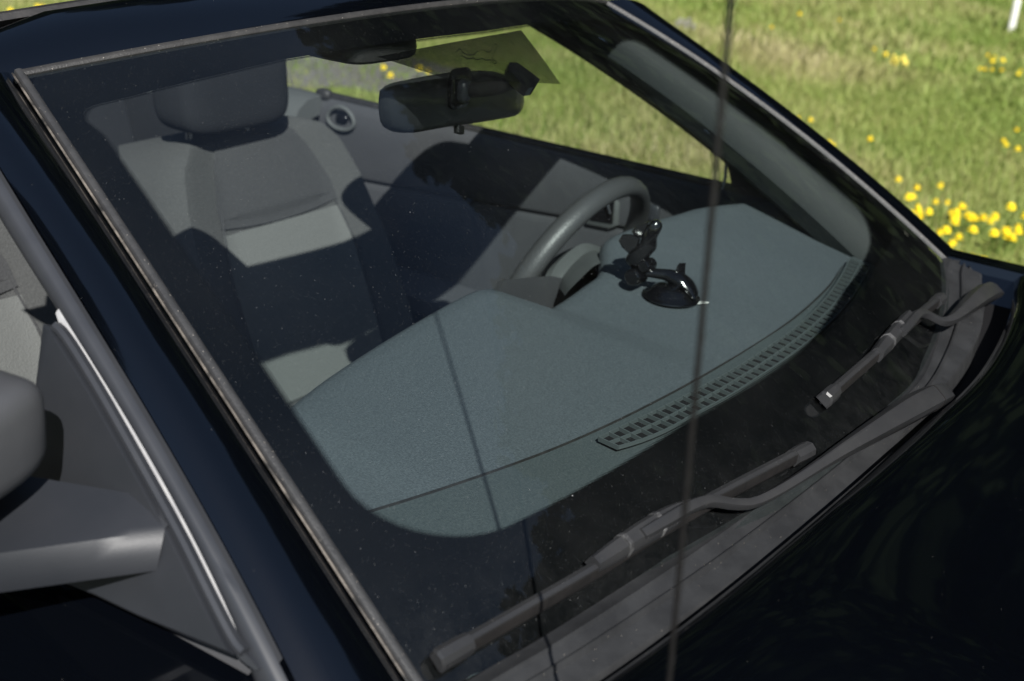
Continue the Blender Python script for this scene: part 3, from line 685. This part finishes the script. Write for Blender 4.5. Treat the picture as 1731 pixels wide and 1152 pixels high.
# ---- dashboard
E = [(430, 760, .955), (490, 714, .963), (560, 657, .965), (660, 590, .966), (760, 530, .966), (810, 504, .966), (832, 499, .966)]
E2 = [(938, 524, .956), (967, 506, .959), (1000, 482, .964), (1026, 462, .970), (1032, 435, .976), (1035, 406, .984), (1074, 387, .992), (1112, 374, .996), (1150, 363, .999), (1200, 350, 1.0), (1300, 343, 1.0), (1400, 353, .994), (1470, 372, .985), (1515, 402, .975)]
EP = [np.array([-.70, .33, .95])]+[at(x, y, 2, z) for x, y, z in E]; ED = [at(x, y, 2, z) for x, y, z in E2]+[np.array([.715, .07, .955])]
EP = cr(EP, 40); ED = cr(ED, 50)
cols = list(EP)+list(ED)
TT = np.r_[np.linspace(0, 1, 30)]
rows = []
for k, e in enumerate(cols):
    xf = float(np.clip(e[0], -.71, .71)); xf = xf*.97
    yf = -.1226*(1-min(1, (xf/.70)**2))+.012; fz = .930
    fr = np.array([xf, yf, fz]); r_ = []
    for t in TT:
        p = fr+(e-fr)*t; p[2] = fz+(e[2]-fz)*(t**1.05)+.004*math.sin(math.pi*t); r_.append(p)
    if k < 40:                                            # the near brow stands a little proud of the centre
        for i, t in enumerate(TT): r_[i][2] += .010*(max(0, t-.35)/.65)*(1 if k < 39 else .9)
    dn = [np.array([0, .010, -.004]), np.array([0, .017, -.014]), np.array([0, .018, -.03]), np.array([0, .0, -.09]), np.array([0, -.03, -.2]), np.array([0, -.05, -.42])]
    r_ += [r_[29]+d for d in dn]
    rows.append(r_)
DROWS = [list(r) for r in rows]
V, F = grid(rows); dash = mesh('dashboard', V, F, DASH, car)
def dash_z(x, y):
    best = None
    for r_ in DROWS:
        for p in r_[:30]:
            d = (p[0]-x)**2+(p[1]-y)**2
            if best is None or d < best[0]: best = (d, p[2])
    return best[1]
def on_dash(px, py, h=0.):
    z = .965
    for _ in range(6): p = at(px, py, 2, z+h); z = dash_z(p[0], p[1])
    return at(px, py, 2, z+h)
# seam of the defroster panel
seam = [(560, 880), (620, 865), (745, 826), (870, 783), (960, 748), (1040, 712), (1120, 672), (1200, 628), (1280, 580), (1345, 535), (1400, 485), (1425, 450)]
V, F = sweep(cr([on_dash(*p, .0035) for p in seam], 90), (0, 0, 1), [(-.0010, -.002), (-.0008, .0003), (.0008, .0003), (.0010, -.002)]); mesh('dash_seam', V, F, RUBBER, dash)
# the separate moulding in front of the seam that carries the grille
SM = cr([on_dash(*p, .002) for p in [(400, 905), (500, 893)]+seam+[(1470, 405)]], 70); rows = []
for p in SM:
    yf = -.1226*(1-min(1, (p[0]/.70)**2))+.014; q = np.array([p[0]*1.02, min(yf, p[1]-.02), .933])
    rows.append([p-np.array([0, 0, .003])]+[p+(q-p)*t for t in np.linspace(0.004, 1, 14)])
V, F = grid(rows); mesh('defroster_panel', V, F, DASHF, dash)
# defroster grille: two rows of slots between three rails
far_e = [(1012, 742), (1060, 718), (1100, 700), (1150, 675), (1200, 648), (1250, 620), (1300, 587), (1345, 555), (1385, 517), (1415, 478), (1436, 440)]
near_e = [(1045, 757), (1085, 745), (1130, 726), (1180, 698), (1230, 672), (1280, 640), (1330, 606), (1375, 571), (1415, 533), (1446, 495), (1470, 452)]
FE = cr([on_dash(*p, .0095) for p in far_e], 45); NE = cr([on_dash(*p, .0095) for p in near_e], 45); ME = FE*.48+NE*.52
bed = [[a+(b-a)*t-np.array([0, 0, .0022]) for t in (-.04, .5, 1.04)] for a, b in zip(FE, NE)]
V, F = grid(bed); vent = mesh('defroster_vent', V, F, DARK, dash)
parts = [sweep(c_, (0, 0, 1), [(-.0010, -.002), (-.0010, .002), (.0010, .002), (.0010, -.002)]) for c_ in (FE, ME, NE)]
for i in range(45):
    for a, b in ((FE[i], ME[max(0, i-0)]), (ME[i], NE[min(44, i)])):
        parts.append(sweep([a, b], (0, 0, 1), [(-.0010, -.003), (.0006, .0032), (.0020, .0032), (.0004, -.003)]))
V, F = join(*parts); mesh('vent_grille', V, F, VENTM, vent, False)
# gauge hood and column shroud behind the wheel
ra = cr([at(x, y, 1, .475) for x, y in [(928, 480), (931, 467), (940, 448), (953, 434), (968, 421), (986, 412), (1004, 414), (1024, 424), (1036, 450)]], 24)
rb = cr([at(x, y, 1, .47) for x, y in [(942, 482), (946, 468), (955, 455), (967, 441), (981, 428), (995, 420), (1008, 420), (1024, 430), (1036, 455)]], 24)
rc = cr([at(x, y, 1, .40) for x, y in [(955, 500), (965, 488), (985, 468), (1002, 452), (1018, 444), (1028, 442), (1036, 446), (1042, 455), (1046, 470)]], 24)
V, F = grid([list(ra-np.array([0, -.012, .01])), list(ra), list(rb+np.array([0, 0, .002])), list(rb-np.array([0, .003, .004])), list(rb*.5+rc*.5), list(rc)]); mesh('column_shroud', V, F, TRIMG, dash)

# release handle, its recess and the lock switches set in the far door, seen through the wheel
hx_ = .730
fr_px = [(990, 350), (990, 368), (993, 378), (1032, 386), (1046, 380), (1048, 345), (1040, 332), (1004, 334)]
V, F = ngon_prism([at(x, y, 0, hx_+.004) for x, y in fr_px], (-.006, 0, 0), .08); hp2 = mesh('handle_bezel', V, F, TRIMG, door_l)
V, F = ngon_prism([at(x, y, 0, hx_-.003) for x, y in [(999, 340), (999, 372), (1036, 378), (1039, 340)]], (-.002, 0, 0)); mesh('handle_recess', V, F, GLOSSB, hp2)
V, F = tube([at(1024, 334, 0, hx_-.012), at(1031, 362, 0, hx_-.012)], .0028, 8); mesh('handle_lever', V, F, CHROME, hp2)
for px, py, m_ in ((1082, 357, GLOSSB), (1106, 361, SATIN)):
    c = at(px, py, 0, .731); V, F = superq(.006, .010, .016, .4, .4, 16, 8, lambda p: c+np.array(p)); mesh('door_switch', V, F, m_, door_l)

# ---- steering wheel
wc = np.array([.418, .535, .866]); tilt = R(22); wr = .186
wx = np.array([1, 0, 0]); wz = np.array([0, -math.sin(tilt), math.cos(tilt)]); wn = np.cross(wx, wz)
rows = []
for a in np.linspace(0, 2*math.pi, 73)[:-1]:
    c = wc+(wx*math.cos(a)+wz*math.sin(a))*wr; rad = wx*math.cos(a)+wz*math.sin(a); g_ = 1.0
    rows.append([c+rad*.0155*math.cos(b)*g_+wn*.0185*math.sin(b)*g_ for b in np.linspace(0, 2*math.pi, 15)[:-1]])
rows.append(rows[0]); V, F = grid(rows, True); wheel = mesh('steering_wheel', V, F, LEATHER, car)
V, F = superq(.075, .03, .065, .5, .6, 28, 14, lambda p: wc+wx*p[0]+wn*(p[1])*-1+wz*p[2]-wz*.01); mesh('wheel_hub', V, F, DOORM, wheel)
for a in (R(176), R(4), R(235), R(305)):
    d = wx*math.cos(a)+wz*math.sin(a); q = np.cross(d, wn)
    V, F = sweep([wc+d*.05, wc+d*.11, wc+d*.172], wn, rrect(1, 1, .3), [.06, .045, .042], [.022, .018, .02]); mesh('wheel_spoke', V, F, TRIMG if False else DOORM, wheel)

sb = [(852, 474), (889, 470), (931, 467), (965, 473), (998, 482), (1010, 500), (985, 540), (930, 560), (870, 545), (841, 500)]
V, F = ngon_prism([at(x, y, 1, .462) for x, y in sb], (.006, .014, -.006), .0); mesh('spoke_cover', V, F, DOORM, wheel)
V, F = sweep([at_plane(x, y, wn, wc) for x, y in [(849, 474), (868, 479), (889, 473)]], wn, rrect(.004, .004, .001)); mesh('spoke_seam', V, F, RUBBER, wheel)

# ---- rear-view mirror
mo = (at(655, 190, 1, .49)+at(884, 160, 1, .515))/2; mx_ = nrm(at(884, 160, 1, .515)-at(655, 190, 1, .49)); mz = nrm(np.array([0, -.16, 1])-mx_*(np.array([0, -.16, 1])@mx_)); my = np.cross(mz, mx_)
mol = [(657, 160), (672, 149), (705, 141), (745, 133), (790, 127), (835, 125), (862, 130), (878, 145), (884, 165), (880, 182), (868, 193), (835, 200), (790, 207), (740, 214), (700, 221), (670, 225), (659, 217), (655, 195), (655, 175), (657, 160)]
OL = cr([at_plane(x, y, my, mo) for x, y in mol], 72)[:-1]; oc = OL.mean(0); rows = []
for dpt, sc in ((.018, .0), (.018, .93), (.015, .985), (.010, 1.0), (.004, 1.0), (-.004, .97), (-.012, .90), (-.018, .78), (-.023, .5), (-.025, .0)):
    rows.append([oc+(p-oc)*sc+my*dpt for p in OL])
V, F = grid(rows, True); mir = mesh('rearview_mirror', V, F, mat('mirror_shell', (.02, .021, .022), .36, .45, bump=(800, .15, .0005)), car)
ft = [(853, 120), (866, 119), (886, 133), (905, 148), (897, 161), (885, 163), (873, 154), (852, 131)]
V, F = ngon_prism([G(x, y, -.016)[0] for x, y in ft], Wn(.2, .8)*.012, 0); mesh('mirror_foot', V, F, GLOSSB, mir)
gb, gn = G(866, 138, -.020)
mp = at_plane(787, 153, my, mo-my*.032)
V, F = tube(cr([gb, gb*.6+mp*.4-np.array([0, 0, .004]), mp], 16), .0095, 12); mesh('mirror_stem', V, F, RUBBER, mir)
V, F = superq(.012, .010, .015, .8, .8, 16, 10, lambda p: mp-mx_*.004+np.array(p)); mesh('ball_joint', V, F, SATIN, mir)
V, F = superq(.022, .006, .026, .5, .6, 20, 10, lambda p: mp-my*-.008-mx_*.002+np.array(p)); mesh('joint_boss', V, F, GLOSSB, mir)
tb = at(776, 213, 1, .49); V, F = sweep([tb, tb+np.array([-.003, -.003, -.009])], (0, 1, 0), rrect(.016, .009, .003)); mesh('dip_lever', V, F, RUBBER, mir)

# ---- seats
def make_seat(cx):
    def bp(s, t, dep=0.):
        # s across -1..1, t 0..1 bottom to top; dep>0 goes into the seat
        hwid = float(np.interp(t, [0, .2, .5, .75, .88, .96, 1], [.265, .275, .272, .25, .225, .18, .13]))
        base = np.array([cx, .985+.19*t+.03*t*t, .52+.50*t]); fwd = nrm([0, -1, .34])
        bol = .045*max(0, abs(s)-.52)**1.0/.48*(1-t*.55)*(1 if abs(s) < .9 else 1-(abs(s)-.9)/.1*.9) if abs(s) > .52 else 0
        edge = -.05*max(0, (abs(s)-.88)/.12)**2
        top = -.06*max(0, (t-.93)/.07)**2
        return base+np.array([s*hwid, 0, 0])+fwd*(bol+edge+top-dep)
    ss = np.linspace(-1, 1, 41); ts = np.linspace(0, 1, 37)
    rows = [[bp(s, t, 0) for s in ss] for t in ts]
    fr_, ff = grid(rows)
    back = [[bp(s, t, .11)+np.array([0, .0, 0]) for s in ss] for t in ts]
    bk_, bf = grid(back); n = len(fr_); nS = 41
    F = list(ff)+[tuple(i+n for i in q) for q in bf]
    per = [j for j in range(nS)]+[i*nS+nS-1 for i in range(1, 37)]+[36*nS+j for j in range(nS-2, -1, -1)]+[i*nS for i in range(35, 0, -1)]
    for a, b in zip(per, per[1:]+per[:1]): F.append((a, b, b+n, a+n))
    o = mesh('front_seat', list(fr_)+list(bk_), F, FAB, car)
    # darker insert let into the upper centre of the backrest
    rr = []
    for t in np.linspace(.655, .975, 22):
        w = float(np.interp(t, [.655, .75, .97], [.60, .60, .50])); ds = 0
        rr.append([bp(s, t+(.02*(s/w)**2 if t < .70 else 0), -.004-.006*(1-(s/w)**2)*(1 if .69 < t < .95 else .2)) for s in np.linspace(-w, w, 20)])
    V, F = grid(rr); mesh('backrest_insert', V, F, FABD, o)
    rr = []
    for t in np.linspace(.06, .652, 24):
        rr.append([bp(s, t, -.003-.003*(1-(s/.6)**2)) for s in np.linspace(-.6, .6, 20)])
    V, F = grid(rr); mesh('lumbar_panel', V, F, FABL, o)
    for sgn in (-1, 1):                                   # piping along the bolsters
        V, F = tube([bp(sgn*float(np.interp(t, [0, .5, 1], [.62, .62, .50])), t, -.003) for t in np.linspace(.02, .97, 30)], .0022, 6); mesh('seat_piping', V, F, FABD, o)
    # headrest
    def hr(p):
        x, y, z = p; return np.array([cx-.072+x, 1.200+y+.12*z+.25*x*x, 1.120+z])
    V, F = superq(.130, .055, .100, .35, .38, 36, 18, hr); mesh('headrest', V, F, FABB, o)
    for sx in (-.07, .07):
        V, F = tube([np.array([cx-.072+sx, 1.21, .98]), np.array([cx-.072+sx, 1.215, 1.10])], .006, 8); mesh('headrest_post', V, F, CHROME, o)
    # cushion
    rows = []
    for y in np.linspace(0, 1, 24):
        r_ = []
        for s in np.linspace(-1, 1, 37):
            bol = .05*max(0, abs(s)-.55)/.45*(1 if abs(s) < .9 else 1-(abs(s)-.9)/.1*.7); z = .55-.055*(1-y)**1.0*0+.05*(1-y)*.6-.10*max(0, (.12-y)/.12)**2+bol
            r_.append(np.array([cx+s*.265, .62+.44*y, z-.03*y-(.0 if abs(s) < .95 else .03)]))
        rows.append(r_)
    rows.insert(0, [p+np.array([0, .02, -.12]) for p in rows[0]])
    V, F = grid(rows); mesh('seat_cushion', V, F, FAB, o)
    rr = []
    for y in np.linspace(.10, .92, 14):
        rr.append([np.array([cx+s*.265, .62+.44*y, .55+.03*(1-y)-.03*y+.005+.004*math.cos(s*3)]) for s in np.linspace(-.5, .5, 12)])
    V, F = grid(rr); mesh('cushion_insert', V, F, FABD, o)
    return o
seat = make_seat(.355); make_seat(-.37)
# centre console between the seats
rows = []
for y in np.linspace(.42, 1.45, 20):
    h = float(np.interp(y, [.42, .6, .9, 1.0, 1.3, 1.45], [.80, .56, .50, .60, .62, .58])); rows.append([np.array([x, y, z]) for x, z in [(-.10, .3), (-.095, h-.02), (-.075, h), (.075, h), (.095, h-.02), (.10, .3)]])
V, F = grid(rows); mesh('centre_console', V, F, DOORM, car)

# ================================================================== PHONE HOLDER on the dash
pc = on_dash(1134, 503)
ph = empty('phone_holder', pc)
tag(ph, 'black suction-cup phone holder with a ball-jointed clamp standing on the dashboard', 'phone holder')
def loc(P): return [np.array(p)-pc for p in P]
def lathe(prof, n=32, c=(0, 0, 0)):
    rows = [[np.array(c)+np.array([r*math.cos(2*math.pi*k/n), r*math.sin(2*math.pi*k/n), z]) for k in range(n)] for r, z in prof]
    return grid(rows, True)
V, F = lathe([(.0, .0), (.040, .0), (.0415, .0015), (.041, .003), (.036, .0045), (.031, .009), (.027, .014), (.02, .017), (0, .019)], 40)
mesh('suction_cup', V, F, GLOSSB, ph)
vw = nrm(pc-CAMP)
def near(px, py, dd=0.):                                  # points in the upright plane through the holder
    return at_plane(px, py, (vw[0], vw[1], 0), pc+np.array([vw[0], vw[1], 0])*dd)
bodyp = cr([near(1092, 461), near(1112, 463), near(1130, 466), near(1148, 474), near(1164, 484), near(1174, 498)], 24)
V, F = sweep(loc(bodyp), (0, 0, 1), circ(14, 1), np.interp(np.linspace(0, 1, 24), [0, .35, .6, 1], [.007, .009, .017, .022]), np.interp(np.linspace(0, 1, 24), [0, .35, .6, 1], [.006, .008, .012, .007])); mesh('mount_arm', V, F, GLOSSB, ph)
V, F = sweep(loc(cr([near(1148, 476), near(1141, 484), near(1128, 490), near(1118, 498)], 14)), (0, 0, 1), circ(12, 1), np.linspace(.017, .024, 14), np.linspace(.010, .007, 14)); mesh('mount_body', V, F, GLOSSB, ph)
lv = [near(1132, 470), near(1137, 464), near(1143, 455), near(1145, 449), near(1149, 445), near(1148, 455), near(1148, 466), near(1152, 476)]
V, F = ngon_prism(loc(lv), (.007, -.006, 0)); mesh('locking_lever', V, F, GLOSSB, ph)
for nm, kx, ky, rr_, ln in (('tension_knob', 1075, 467, .0125, .014), ('pivot_knob', 1094, 449, .0095, .012)):
    c = near(kx, ky)-pc; ax = nrm(-vw+np.array([-.15, .35, -.25]))
    V, F = sweep([c-ax*ln, c+ax*ln*.6, c+ax*ln, c+ax*ln*1.15, c+ax*ln*1.1], (0, 0, 1), circ(20, rr_), [1, 1, .92, .75, .6], [1, 1, .92, .75, .6]); mesh(nm, V, F, GLOSSB, ph)
c0 = near(1078, 462)-pc; c1 = near(1096, 450)-pc; V, F = tube([c0, (c0+c1)/2, c1], .008, 10); mesh('knuckle', V, F, GLOSSB, ph)
pl_ = [(1081, 412), (1089, 391), (1101, 375), (1110, 371), (1117, 375), (1120, 384), (1115, 395), (1111, 403), (1110, 420), (1100, 432), (1092, 442), (1078, 454), (1066, 452), (1057, 441), (1063, 428)]
PL = cr([near(x, y)-pc for x, y in pl_+pl_[:1]], 48)[:-1]; pcn = PL.mean(0); dv = -vw
V, F = grid([[pcn+(p-pcn)*k+dv*d for p in PL] for d, k in ((-.016, .0), (-.016, .85), (-.012, .98), (.0, 1.0), (.006, .96), (.010, .84), (.012, .55), (.0125, 0))], True); mesh('clamp_plate', V, F, GLOSSB, ph)
for nm, jw, off, d2 in (('clamp_jaw', [(1046, 408), (1053, 397), (1068, 397), (1083, 404), (1078, 420), (1064, 430), (1052, 419)], -.006, .016), ('clamp_jaw', [(1068, 392), (1074, 384), (1083, 380), (1098, 374), (1094, 386), (1084, 403), (1072, 400)], .008, .010)):
    J = [near(x, y, off)-pc for x, y in jw]; jc = np.mean(J, 0)
    V, F = grid([[jc+(p-jc)*k+dv*d for p in J] for d, k in ((-.010, .9), (-.006, 1), (d2*.7, 1), (d2, .86), (d2, 0))], True); mesh(nm, V, F, GLOSSB, ph, sharp=30)
tp = on_dash(1183, 512, .003)-pc
V, F = superq(.012, .005, .0015, .5, .5, 16, 6, lambda p: tp+np.array([p[0]*.8-p[1]*.4, p[1]+p[0]*-.5, p[2]])); mesh('pull_tab', V, F, WHITEP, ph)

# ================================================================== FIELD FLOWERS AND POST
YEL = mat('dandelion_petal', (.85, .66, .02), .7, .2, noise=(300, (.90, .74, .04), 3))
STEM = mat('flower_stem', (.09, .16, .03), .6, .3)
FLUFF = mat('seed_fluff', (.62, .60, .55), .9, .1)
PYEL = mat('cowslip_petal', (.75, .62, .12), .7, .2)
def bloom_mesh():
    V, F = [], []
    for ring, (n, r, z, tl) in enumerate(((20, .021, .002, -.002), (16, .017, .007, .006), (12, .011, .010, .010))):
        for k in range(n):
            a = 2*math.pi*(k+.3*ring)/n; d = np.array([math.cos(a), math.sin(a), 0]); q = np.array([-d[1], d[0], 0]); w = r*.19; i = len(V)
            V += [d*.002-q*w*.4+(0, 0, z*.7), d*.002+q*w*.4+(0, 0, z*.7), d*r*.8+q*w+(0, 0, z+tl*.6), d*r+(0, 0, z+tl), d*r*.8-q*w+(0, 0, z+tl*.6)]; F.append((i, i+1, i+2, i+3, i+4))
    v, f = superq(.009, .009, .008, 1, 1, 10, 6, lambda p: np.array(p)+(0, 0, .006)); return join((V, F), (v, f))
def new_flower(kind):
    o = empty(kind)
    if kind == 'dandelion':
        V, F = bloom_mesh(); V = [np.array(v)+(0, 0, .085) for v in V]; mesh('bloom', V, F, YEL, o, False)
        V, F = tube([(0, 0, -.005), (.004, .002, .05), (0, 0, .088)], .0022, 6); mesh('stem', V, F, STEM, o)
    else:
        V, F = [], []
        for k in range(140):
            d = nrm(rng.normal(size=3)); q = nrm(np.cross(d, (.3, .5, .8))); i = len(V); c = np.array([0, 0, .14]); V += [c+d*.006, c+d*.024+q*.004, c+d*.024-q*.004]; F.append((i, i+1, i+2))
        mesh('seed_head', V, F, FLUFF, o, False)
        V, F = tube([(0, 0, -.005), (.004, .002, .07), (0, 0, .135)], .002, 6); mesh('stem', V, F, STEM, o)
    return o
def copy_tree(o):
    c = o.copy(); COL.objects.link(c)
    for ch in list(o.children): d = ch.copy(); d.parent = c; COL.objects.link(d)
    return c
DENSE = [(1518, 303), (1578, 312), (1556, 321), (1529, 329), (1548, 333), (1589, 342), (1582, 341), (1706, 347), (1634, 351), (1617, 355), (1555, 357), (1571, 356), (1548, 368), (1612, 366), (1621, 370), (1636, 371), (1653, 367),
         (1674, 365), (1672, 378), (1693, 385), (1683, 392), (1704, 399), (1600, 389), (1570, 393), (1730, 368), (1723, 394), (1598, 388), (1617, 402), (1601, 410), (1707, 402), (1551, 371), (1560, 350), (1604, 362), (1628, 362), (1644, 374), (1690, 398), (1612, 412), (1640, 384), (1660, 372), (1588, 398), (1542, 364), (1608, 372), (1646, 366), (1667, 370), (1698, 391), (1711, 386), (1716, 405)]
MIDL = [(1346, 204), (1375, 204), (1373, 234), (1398, 246), (1393, 243), (1402, 249), (1412, 242), (1480, 237)]
RIGHT = [(1720, 221), (1710, 245), (1725, 251), (1703, 240)]
FARC = [(1668, 93), (1681, 104), (1693, 99), (1676, 120), (1692, 120), (1660, 118), (1721, 123), (1728, 120), (1683, 97), (1668, 119)]
FARS = [(1347, 23), (1419, 34), (1309, 48), (1478, 84), (1492, 90)]
BEHIND = [(66, 12), (74, 13), (128, 21), (134, 23), (264, 2), (20, 16), (58, 10)]
WIN = [(652, 112), (658, 129), (709, 112), (719, 122)]
proto = None
for pts, lab in ((DENSE, 'yellow dandelion in the thick drift just beyond the far front corner of the car'), (MIDL, 'yellow dandelion in the loose cluster close beside the far windshield pillar'),
                 (RIGHT, 'yellow dandelion in the small cluster halfway up the right edge of the lawn'), (FARC, 'small yellow dandelion in the far tuft below the white post'),
                 (FARS, 'lone small yellow dandelion scattered in the far grass'), (BEHIND, 'yellow dandelion blurred behind the windshield header'), (WIN, 'yellow dandelion beside the gravel patch seen through the far window')):
    for px, py in pts:
        o = new_flower('dandelion') if proto is None else copy_tree(proto)
        if proto is None: proto = o
        p = at(px, py, 2, .09); o.location = (p[0], p[1], 0); s = random.uniform(.8, 1.2); o.scale = (s, s, random.uniform(.95, 1.1)); o.rotation_euler = (random.uniform(-.25, .1), random.uniform(-.35, .05), random.uniform(0, 6.28))
        tag(o, lab, 'dandelion', lab.replace('yellow dandelion', 'dandelions').replace('small ', '').replace('lone ', ''))
sproto = None
for px, py in ((1146, 40), (1151, 36), (1157, 39), (1165, 36), (1172, 45), (1160, 44)):
    o = new_flower('dandelion_clock') if sproto is None else copy_tree(sproto)
    if sproto is None: sproto = o
    p = at(px, py, 2, .14); o.location = (p[0], p[1], 0)
    tag(o, 'white dandelion seed head in the pale cluster left of the antenna', 'seed head', 'dandelion seed heads in the grass')
# cowslip clump
cp = at(1513, 122, 2, 0); cl = empty('cowslip_plant', cp)
tag(cl, 'taller pale yellow cowslip clump with upright leaves alone in the lawn', 'flower plant')
V, F = [], []
for k in range(26):
    a = random.uniform(0, 6.28); h = random.uniform(.08, .2); l_ = random.uniform(.01, .06); d = np.array([math.cos(a), math.sin(a), 0]); q = np.array([-d[1], d[0], 0])*.008; i = len(V)
    V += [d*.005-q*.5, d*.005+q*.5, d*l_*.6+q+(0, 0, h*.6), d*l_+(0, 0, h), d*l_*.6-q+(0, 0, h*.6)]; F.append((i, i+1, i+2, i+3, i+4))
mesh('leaves', V, F, STEM, cl, False)
bm_ = []
for px, py in ((1511, 97), (1508, 104), (1514, 108), (1517, 101), (1528, 103), (1531, 107), (1527, 98), (1511, 112)):
    c = at_plane(px, py, (1, .3, 0), cp)-cp; v, f = superq(.016, .016, .020, 1, 1, 10, 6, lambda p: c+np.array(p)*(1+.2*math.sin(9*p[0]*60))); bm_.append((v, f))
V, F = join(*bm_); mesh('blooms', V, F, PYEL, cl)
# white post
pp = at(1708, 54, 2, 0); po = empty('marker_post', pp)
tag(po, 'short white plastic marker post standing in the far grass', 'post')
V, F = lathe([(.0, -.02), (.036, -.02), (.036, .30), (.033, .325), (.022, .34), (0, .345)], 20); mesh('post_shaft', V, F, WHITEP, po)
V, F = lathe([(.0365, .06), (.0385, .065), (.0385, .08), (.0365, .085)], 20); mesh('post_band', V, F, WHITEP, po)
